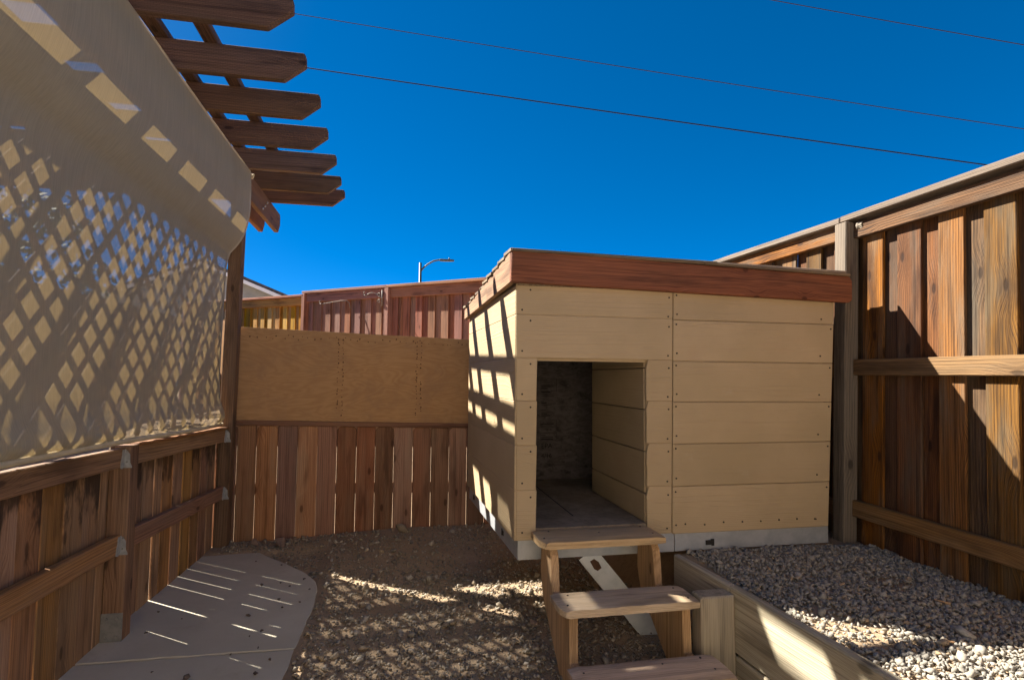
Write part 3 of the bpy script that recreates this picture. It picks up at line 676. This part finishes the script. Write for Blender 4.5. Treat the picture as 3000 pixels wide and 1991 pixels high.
board('ledge', (-1.281, 3.125, zt(3.1)+.008), (-1.230, 4.455, zt(4.455)+.008), X_, 0.09, 0.014, 'rail_left', lf, 0.003)
def bracket(y, z):
    bx_ = lx(y); m = frame((-1.2605+bx_, y, z), Z_, Y_)
    b = prism('rail_bracket', [(-.05, -.021), (-.04, .0), (.024, .0), (.036, -.008), (.04, -.022), (.024, -.027), (.016, -.024), (-.016, -.036), (-.044, -.04)], .003, 'bracket', lf, m, 0)
    prism('flange', [(-.048, -.022), (.038, -.022), (.04, -.010), (.016, .010), (-.024, .012), (-.04, .020), (-.048, .020)], .003, 'bracket', b, frame((-1.2475+bx_, y-.002, z), Z_, X_), 0)
    for dz in (.03, -.02):
        bm = bmesh.new(); bmesh.ops.create_cone(bm, cap_ends=True, segments=8, radius1=.005, radius2=.004, depth=.003); bm_obj('nail', bm, 'plate', b, frame((-1.25+bx_, y-.0045, z+dz), X_, Z_))
for y in (3.028, 4.455):
    bracket(y, zt(y)-.045); bracket(y, zl(y)-.045)
pm = frame((-1.281, 3.0285, 0.065), X_, Z_)
bp = prism('base_plate', [(-.046, -.07), (.046, -.07), (.046, .07), (-.046, .07)], .004, 'plate', lf, pm, .001)
for dx, dz in ((-.022, .045), (.024, .045), (-.022, -.04), (.024, -.04)):
    bm = bmesh.new(); bmesh.ops.create_cone(bm, cap_ends=True, segments=6, radius1=.008, radius2=.007, depth=.006); bm_obj('bolt', bm, 'plate', bp, frame((-1.281+dx, 3.0255, .065+dz), X_, Z_))

# ------------------------------------------------------------------ lattice screen above the low fence
lt = thing('lattice_screen', (-1.285, 2.5, 0.94), 'diagonal wooden lattice screen standing on the low fence behind the shade cloth', 'lattice')
LZ0, LZ1, LY0, LY1 = 0.945, 2.12, 0.55, 4.395
P = 0.158
for s, xo in ((1, -1.278), (-1, -1.2865)):
    k = LY0-(LZ1-LZ0) if s == 1 else LY0
    while k < (LY1 if s == 1 else LY1+(LZ1-LZ0)):
        # line: y = k + s*(z-LZ0)
        za, zb = LZ0, LZ1
        ya, yb = k, k+s*(LZ1-LZ0)
        lo, hi = LY0, LY1
        def clip(ya, za, yb, zb):
            pts = [(ya, za), (yb, zb)]; out = []
            for (yy, z_) in pts:
                if yy < lo: z_ = LZ0+(lo-k)*s; yy = lo
                if yy > hi: z_ = LZ0+(hi-k)*s; yy = hi
                out.append((yy, z_))
            return out
        (ya, za), (yb, zb) = clip(ya, za, yb, zb)
        if abs(yb-ya) > 0.05:
            board('slat', (xo, ya, za), (xo, yb, zb), Vector((0, -s, 1)), 0.035, 0.006, 'lattice', lt, 0.001)
        k += P
board('valance', (-1.282, LY0, LZ1+.15), (-1.282, 4.62, LZ1+.15), Z_, 0.33, 0.03, 'lattice', lt, 0.003)

# ------------------------------------------------------------------ shade cloth
sc_ = thing('roller_shade', (-1.2, 2.5, 0.9), 'tan mesh roller shade hanging from the pergola beam along the fence', 'shade')
prof = [(2.735, -1.088), (2.60, -1.080), (2.45, -1.080), (2.38, -1.086), (2.32, -1.097), (2.265, -1.112), (2.21, -1.138), (2.165, -1.168), (2.12, -1.205), (2.06, -1.221), (1.98, -1.228), (1.75, -1.234), (1.5, -1.238), (1.25, -1.240), (1.10, -1.236), (1.03, -1.222), (0.985, -1.205), (0.945, -1.200), (0.915, -1.212), (0.90, -1.226)]
pz_ = np.array([p[0] for p in prof]); pxx = np.array([p[1] for p in prof])
NZ, NY = 90, 90; VV = []
for i in range(NZ+1):
    z = 2.735+(0.90-2.735)*i/NZ
    for j in range(NY+1):
        y = 0.55+(4.37-0.55)*j/NY
        x = float(np.interp(z, pz_[::-1], pxx[::-1]))
        sl = max(0, min(1, (1.25-z)/.3))
        x += 0.003*math.sin(y*2.3+z*1.2) + sl*0.010*math.sin(y*3.1+.6)
        zz = z - (max(0, min(1, (1.3-z)/.4)))*0.0295*(y-4.40)*1.0*-1*-1 if z < 1.3 else z
        VV.append((x+1.2, y-2.5, zz-0.9))
FF = [(i*(NY+1)+j, i*(NY+1)+j+1, (i+1)*(NY+1)+j+1, (i+1)*(NY+1)+j) for i in range(NZ) for j in range(NY)]
mesh_obj('cloth', VV, FF, 'shade', sc_, Matrix.Translation((-1.2, 2.5, 0.9)), True)
hem = [(float(np.interp(z, pz_[::-1], pxx[::-1]))+.0015, z) for z in np.linspace(2.73, .905, 40)]
for sgn, nm in ((1, 'hem'),):
    mesh_obj(nm, [(x_+1.2, yy-2.5, z_-.9) for x_, z_ in hem for yy in (4.335, 4.374)], [(2*i, 2*i+1, 2*i+3, 2*i+2) for i in range(39)], 'hem', sc_, Matrix.Translation((-1.2, 2.5, .9)), True)
bz = lambda y: 0.892-0.0295*(y-4.40)
tube('bottom_bar', [(-1.222, 0.5+k*.39, bz(.5+k*.39)+.004*math.sin(k*1.3)) for k in range(11)], 0.013, 'bar', sc_)
tube('roller', [(-1.098, 0.5, 2.722), (-1.098, 4.41, 2.722)], 0.012, 'bar', sc_)
tube('hook', [(-1.085+.016*math.cos(a)*.4, 4.425+.018*math.sin(a), 2.715+.018*math.cos(a)) for a in np.linspace(0, 5.5, 12)], 0.004, 'bar', sc_, 6)

# ------------------------------------------------------------------ pergola
pg = thing('pergola', (-2.6, 3.0, 0.0), 'dark brown timber pergola with angled rafter tails over the shade screen', 'pergola')
ZB = 2.742
rys = [5.16, 4.81, 4.34, 3.87, 3.41, 2.98, 2.53, 2.07, 1.61, 1.15, 0.69]
for y in rys:
    tip = -0.485+random.uniform(-.008, .008)
    x0 = -4.9; c = (x0+tip)/2
    ol = [(x0-c, -.075), (tip-.105-c, -.075), (tip-c, .012), (tip-.002-c, .062), (tip-.012-c, .075), (x0-c, .075)]
    prism('rafter', ol, 0.042, 'pergola', pg, frame((c, y, ZB+.075), X_, Z_) , 0.003)
def beam(x, ye, z0, z1):
    zc = (z0+z1)/2; h = (z1-z0)/2; ol = [(-3.0, -h), (ye-2.8-.07, -h), (ye-2.8, -h*.1), (ye-2.8, h*.7), (ye-2.8-.02, h), (-3.0, h)]
    return prism('beam', ol, 0.038, 'beam', pg, frame((x, 2.8, zc), Y_, Z_), 0.004)
beam(-1.125, 5.55, 2.555, 2.740); beam(-1.262, 5.56, 2.555, 2.740)
beam(-4.3, 5.5, 2.555, 2.740); beam(-4.44, 5.5, 2.555, 2.740)
for x in (-0.945, -1.17, -2.05, -3.35, -4.7):
    board('purlin', (x, 0.3, ZB+.150+.02), (x, 5.42 if x < -1.0 else 5.3, ZB+.150+.02), X_, 0.068 if x > -1.3 else 0.04, 0.038, 'pergola', pg, 0.003)
for y in (0.5, 4.8):
    board('post', (-4.37, y, -.05), (-4.37, y, 2.74), X_, 0.096, 0.09, 'beam', pg, 0.004)
for y, z in ((5.0, 2.69), (4.93, 2.64), (4.86, 2.60)):
    bm = bmesh.new(); bmesh.ops.create_cone(bm, cap_ends=True, segments=8, radius1=.011, radius2=.009, depth=.008); bm_obj('bolt', bm, 'bracket', pg, frame((-1.102, y, z), Y_, Z_))

# ------------------------------------------------------------------ back picket fence with plywood
bf_ = thing('picket_fence', (-0.3, 4.6, 0.0), 'dog-eared picket fence with a bare plywood sheet fixed above it', 'fence')
edges = [-1.300, -1.160, -1.024, -0.874, -0.732, -0.588, -0.446, -0.300, -0.158, -0.018, 0.129, 0.273, 0.414, 0.556, 0.70, 0.84, 0.98]
for i, (a, b) in enumerate(zip(edges, edges[1:])):
    g = random.choice([0.001, 0.0015, 0.002, 0.0032]); a2, b2 = a+g/2, b-g/2; zt_ = 0.872-0.022*(a+1.16)*1.0+random.uniform(-.003, .003); zb = -.02 if i < 2 else -.03
    c = ((a2+b2)/2, 4.578+random.uniform(-.002, .002), zb); w = b2-a2; L = zt_-zb
    e = 0.003 if i % 2 else 0.022
    prism('picket', [(0, -w/2), (L-e, -w/2), (L, -w/2+e), (L, w/2-e), (L-e, w/2), (0, w/2)], 0.016, 'fence_back', bf_, frame(c, Z_, X_), 0.0045)
board('rail', (-1.31, 4.606, .797), (1.0, 4.606, .75), Z_, 0.155, 0.038, 'fence_back', bf_, 0.003)
board('rail', (-1.31, 4.606, .400), (1.0, 4.606, .360), Z_, 0.08, 0.038, 'fence_back', bf_, 0.003)
pw = prism('plywood_panel', [(-1.05, -.353), (.95, -.353), (.95, .329), (-1.05, .355)], 0.012, 'plywood', bf_, frame((-0.23, 4.582, 1.232), Vector((1, 0, -.022)), Z_), 0.001)
board('ledge', (-1.30, 4.575, .895), (0.75, 4.575, .848), Z_, 0.036, 0.038, 'fence_back', bf_, 0.003)
bm = bmesh.new()
for cx_ in (-0.435, 0.165):
    for s in (-1, 1):
        z = .94
        while z < 1.53:
            if random.random() < .85: bmesh.ops.create_icosphere(bm, subdivisions=1, radius=random.uniform(.003, .0065), matrix=Matrix.Translation((cx_+s*.018+random.uniform(-.005, .005), 4.5755, z)))
            z += random.uniform(.012, .035)
x = -1.1
while x < .6:
    bmesh.ops.create_icosphere(bm, subdivisions=1, radius=random.uniform(.003, .0065), matrix=Matrix.Translation((x, 4.5755, 1.545-.03*(x+1.1)/1.7+random.uniform(-.025, .012)))); x += random.uniform(.015, .07)
so = bm_obj('staples', bm, 'rust', pw); so['kind'] = 'stuff'

# ------------------------------------------------------------------ far fence
ff = thing('boundary_fence', (-0.15, 8.75, 0.6), 'red-brown board fence with flat caps rising beyond the plywood sheet', 'fence')
fd = Vector((.66, -.751, 0)).normalized(); fn = Vector((fd.y, -fd.x, 0))   # normal towards the yard
if fn.x > 0: fn = -fn
def far_pt(s, z, off=0.0): return Vector((-.12, 8.7, 0)) + fd*s + fn*off + Z_*z
posts = [4.2, 1.98, 0.02, -2.16, -4.5, -6.8]          # distances along the line
ztop = lambda s: 2.585-0.042*s
for i in range(len(posts)-1):
    b, a = posts[i], posts[i+1]; mat = 'fence_far' if i < 3 else 'fence_sunlit'
    dz = 0.0 if i < 3 else -0.04
    ct = lambda s: ztop(s)+dz if i < 3 else 2.622+(ztop(s)-ztop(-2.2))*1.0
    z0 = 0.55
    s = a+.02
    row = 0
    while s < b-.05:
        w = 0.138
        board('picket', far_pt(s+w/2, z0, 0.012), far_pt(s+w/2, ct(s)-.03, 0.012), fd, w, 0.018, mat, ff, 0.002)
        board('picket', far_pt(s+w/2+.13, z0, -0.012), far_pt(s+w/2+.13, ct(s)-.03, -0.012), fd, 0.185, 0.018, mat, ff, 0.002)
        s += random.uniform(.252, .268)
    board('top_rail', far_pt(a, ct(a)-.095, .046), far_pt(b, ct(b)-.095, .046), Z_, 0.145, 0.046, mat, ff, .003)
    board('rail', far_pt(a, 1.1, .042), far_pt(b, 1.1, .042), Z_, 0.09, 0.038, mat, ff, .003)
    board('cap', far_pt(a-.04, ct(a)-.0, .03), far_pt(b, ct(b), .03), fn, 0.17, 0.038, 'fence_far', ff, .003)
for s in posts: board('post', far_pt(s, 0.4, .07), far_pt(s, ztop(s)-.03, .07), fd, 0.09, 0.09, 'fence_far', ff, .003)
# plant hangers on the far fence
hk = thing('plant_hanger', far_pt(-.02, 2.30, .13), 'scrolled cream iron plant hanger on the red-brown fence post', 'hook')
tube('back_plate', [far_pt(-.06, 2.29, .122), far_pt(-.06, 2.53, .122)], .011, 'hook', hk, 6)
tube('arm', [far_pt(-.06, 2.40, .125)]+[far_pt(-.06-.22*t_, 2.40+.09*math.sin(t_*2.6), .13+.12*t_) for t_ in np.linspace(.1, 1, 8)]+[far_pt(-.31, 2.46, .26), far_pt(-.32, 2.49, .26), far_pt(-.30, 2.51, .26)], .007, 'hook', hk, 6)
tube('scroll', [far_pt(-.06-.05-.045*(1-t_/7)*math.cos(t_), 2.45+.045*(1-t_/9)*math.sin(t_), .14) for t_ in np.linspace(0, 6.5, 18)], .006, 'hook', hk, 6)
tube('scroll', [far_pt(-.06-.045-.035*(1-t_/7)*math.cos(t_), 2.36+.035*(1-t_/9)*math.sin(t_), .14) for t_ in np.linspace(0, 6, 16)], .006, 'hook', hk, 6)
hk2 = thing('plant_hanger', far_pt(-.9, 2.3, .1), 'plain straight rod hanger with curled tip on the red-brown boards', 'hook')
tube('rod', [far_pt(-.90, 2.31, .06), far_pt(-.91, 2.40, .08), far_pt(-.95, 2.44, .10), far_pt(-1.05, 2.44, .14), far_pt(-1.40, 2.40, .25), far_pt(-1.44, 2.41, .26), far_pt(-1.45, 2.44, .26), far_pt(-1.42, 2.455, .26)], .0065, 'hook', hk2, 6)

# ------------------------------------------------------------------ beyond the yard
hs_ = thing('neighbour_house', (-8.8, 33, 0.6), 'grey stucco house gable with dark roof and white rake trim beyond the fences', 'house')
pk, e0, e1 = (-8.8, 6.35), (-13.2, 4.55), (-4.4, 4.55)
hm = lambda y: Matrix(((1, 0, 0, 0), (0, 0, -1, y), (0, 1, 0, 0), (0, 0, 0, 1)))
prism('wall', [(-12.8, -.5), (-4.8, -.5), (-4.8, 4.55), (-8.8, 6.15), (-12.8, 4.55)], 11.0, 'stucco', hs_, hm(33.5), 0)
for s in (-1, 1):
    a, b = Vector((-8.8, 0, 6.33)), Vector((-8.8+s*4.5, 0, 4.50)); d = b-a
    mid = (a+b)/2 + Vector((0, 33.5, .03)); nrm_y = Y_
    prism('roof', [(-d.length/2, -6.0), (d.length/2, -6.0), (d.length/2, 6.0), (-d.length/2, 6.0)], .16, 'tile', hs_, frame(mid, d, Y_), 0)
    board('rake_trim', a+Vector((0, 27.47, -.12)), b+Vector((0, 27.47, -.12)), Z_, .16, .05, 'white', hs_, .004)
wn_ = box('window', (-10.0, 27.96, 2.6), (-8.0, 27.99, 3.9), 'white', hs_)
box('pane', (-9.92, 27.945, 2.68), (-9.04, 27.955, 3.82), 'glass', wn_); box('pane', (-8.96, 27.945, 2.68), (-8.08, 27.955, 3.82), 'glass', wn_)
lp = thing('street_lamp', (1.08, 30.1, .5), 'grey street lamp with curved arm rising above the far fence', 'street lamp')
tube('pole', [(1.09, 30.1, .5), (1.08, 30.1, 4), (1.07, 30.1, 7.22)], .08, 'lamp', lp, 10, radii=[.10, .085, .07])
tube('arm', [(1.08, 30.1, 6.75), (1.22, 30.05, 6.95), (1.45, 30.0, 7.15), (1.75, 29.93, 7.32), (2.1, 29.85, 7.39), (2.25, 29.82, 7.39)], .045, 'lamp', lp, 8)
prism('lamp_head', [(0, -.06), (.25, -.11), (.62, -.10), (.78, -.03), (.78, .03), (.62, .10), (.25, .11), (0, .06)], .10, 'lamp', lp, frame((2.05, 29.86, 7.36), Vector((.98, -.2, -.02)), Vector((.2, .98, 0))), .02)
tube('photocell', [(2.55, 29.76, 7.40), (2.55, 29.76, 7.49)], .04, 'lamp', lp, 8)
def cable(p0, p1, mat, label, sag=0.0, r=.0085):
    p0, p1 = Vector(p0), Vector(p1); d = p1-p0; a, b = p0-d*1.6, p1+d*1.4
    o = tube('power_line', [a+(b-a)*t_ - Z_*sag*4*t_*(1-t_)+Z_*sag*0.95 for t_ in np.linspace(0, 1, 60)], r, mat, None, 6)
    return tag(o, label, 'power line', 'overhead lines')
cable((-2.705, 14.267, 10.15), (12.897, 9.326, 6.55), 'wire_rust', 'thin brown overhead cable crossing the sky above the thicker black one', .5)
cable((-2.305, 14.275, 8.807), (12.062, 9.543, 5.80), 'wire', 'thick black overhead cable sloping down behind the tall fence cap', .3, .013)
cable((8.862, 11.915, 10.581), (12.86, 9.215, 8.339), 'wire_rust', 'short stretch of thin brown overhead cable, highest in the sky', .1)

def tree(x, y, h, r, label, n=2600):
    t_ = thing('leafy_tree', (x, y, .5), label, 'tree')
    tube('trunk', [(x, y, .3), (x+.08, y, h*.35), (x-.05, y+.1, h*.7), (x, y, h*.95)], .12, 'bark', t_, 8, radii=[.15, .12, .07, .02])
    for k in range(7):
        a = k*0.9; z0 = h*(.4+.06*k); tube('limb', [(x, y, z0), (x+math.cos(a)*r*.4, y+math.sin(a)*r*.4, z0+.4), (x+math.cos(a)*r*.8, y+math.sin(a)*r*.8, z0+.7)], .04, 'bark', t_, 6, radii=[.05, .035, .012])
    cl = [(random.gauss(0, r*.45), random.gauss(0, r*.45), h*.68+random.gauss(0, h*.15), random.uniform(.25, .5)*r) for _ in range(22)]
    VV, FF = [], []
    for _ in range(n):
        cx_, cy_, cz_, cr = random.choice(cl); d = Vector((random.gauss(0, 1), random.gauss(0, 1), random.gauss(0, 1))).normalized()*cr*random.random()**.5
        p = Vector((x+cx_, y+cy_, cz_))+d; u = Vector((random.gauss(0, 1), random.gauss(0, 1), random.gauss(0, 1))).normalized(); w = u.orthogonal().normalized(); s = random.uniform(.05, .1)
        i = len(VV); VV += [p-u*s, p+w*s*.5, p+u*s, p-w*s*.5]; FF.append((i, i+1, i+2, i+3))
    cr_ = mesh_obj('crown', VV, FF, 'leaf', t_); 
tree(-6.6, 11.2, 4.4, 1.3, 'dark leafy tree seen dimly through the shade cloth and lattice')

# ------------------------------------------------------------------ unseen house behind the camera, added to bounce warm sunlight into the shade
ho = thing('house', (-1.5, -3.5, 0.0), 'unseen cream stucco house added behind the camera to bounce sunlight', 'house')
box('wall', (-6.5, -5.5, -.1), (2.5, -1.9, 2.9), 'cream', ho)
prism('roof', [(-4.9, -2.1), (4.9, -2.1), (4.9, 2.1), (-4.9, 2.1)], .18, 'tile', ho, frame((-2.0, -3.62, 3.38), X_, Vector((0, 1, -.25))), 0)
dw = box('door', (-3.9, -1.89, .05), (-2.1, -1.86, 2.1), 'white', ho); box('pane', (-3.78, -1.855, .2), (-3.06, -1.85, 2.0), 'glass', dw); box('pane', (-2.94, -1.855, .2), (-2.22, -1.85, 2.0), 'glass', dw)
slab([(-.42, -1.9), (2.5, -1.9), (2.5, 0.3), (-.42, 0.3)], -0.09, 0.006, 'patio')  # unseen concrete slab, added to throw sunlight back into the yard

sf = thing('side_fence', (-5.0, 8.0, 0.0), 'brown board fence across the patio, seen dimly through the lattice', 'fence')
pa, pb = Vector((-5.3, 1.0, 0)), Vector((-4.75, 13.6, 0)); nn = 100; du = (pb-pa).normalized()
for k in range(nn):
    f = (k+.5)/nn; p = pa+(pb-pa)*f; g = .62*float(sstep(4.9, 8.0, p.y))
    board('picket', p+Z_*(g-.05), p+Z_*(g+1.83), du, .138, .016, 'fence_left', sf, .002)
board('cap', pa+Z_*1.85, pa+(pb-pa)*.28+Z_*1.87, X_, .12, .036, 'rail_left', sf, .003); board('cap', pa+(pb-pa)*.285+Z_*1.9, pa+(pb-pa)*.48+Z_*2.45, X_, .12, .036, 'rail_left', sf, .003); board('cap', pa+(pb-pa)*.485+Z_*2.465, pb+Z_*2.47, X_, .12, .036, 'rail_left', sf, .003)
for x, y, a in [(1.92, 2.20, .4), (1.72, 2.42, 1.2), (2.16, 1.95, 2.0), (2.3, 1.62, .2), (1.86, 1.66, 2.6), (2.42, 2.3, 1.0)]:
    o = prism('wood_chip', [(-.022, -.004), (.018, -.006), (.024, .002), (-.016, .006)], .004, 'stringer', None, Matrix.Translation((x, y, float(ground_h(x, y))+.022)) @ Matrix.Rotation(a, 4, 'Z') @ Matrix.Rotation(.2, 4, 'X'), .001)
    tag(o, 'orange-brown splinter of wood lying on the grey gravel', 'wood chip', 'wood chips on the gravel bed')
for y, h in ((2.80, .055), (2.93, .03)): tube('bent_nail', [(2.64, y, 2.20), (2.645, y-.002, 2.20+h*.6), (2.64, y-.01, 2.20+h)], .0022, 'rust', fr, 5)
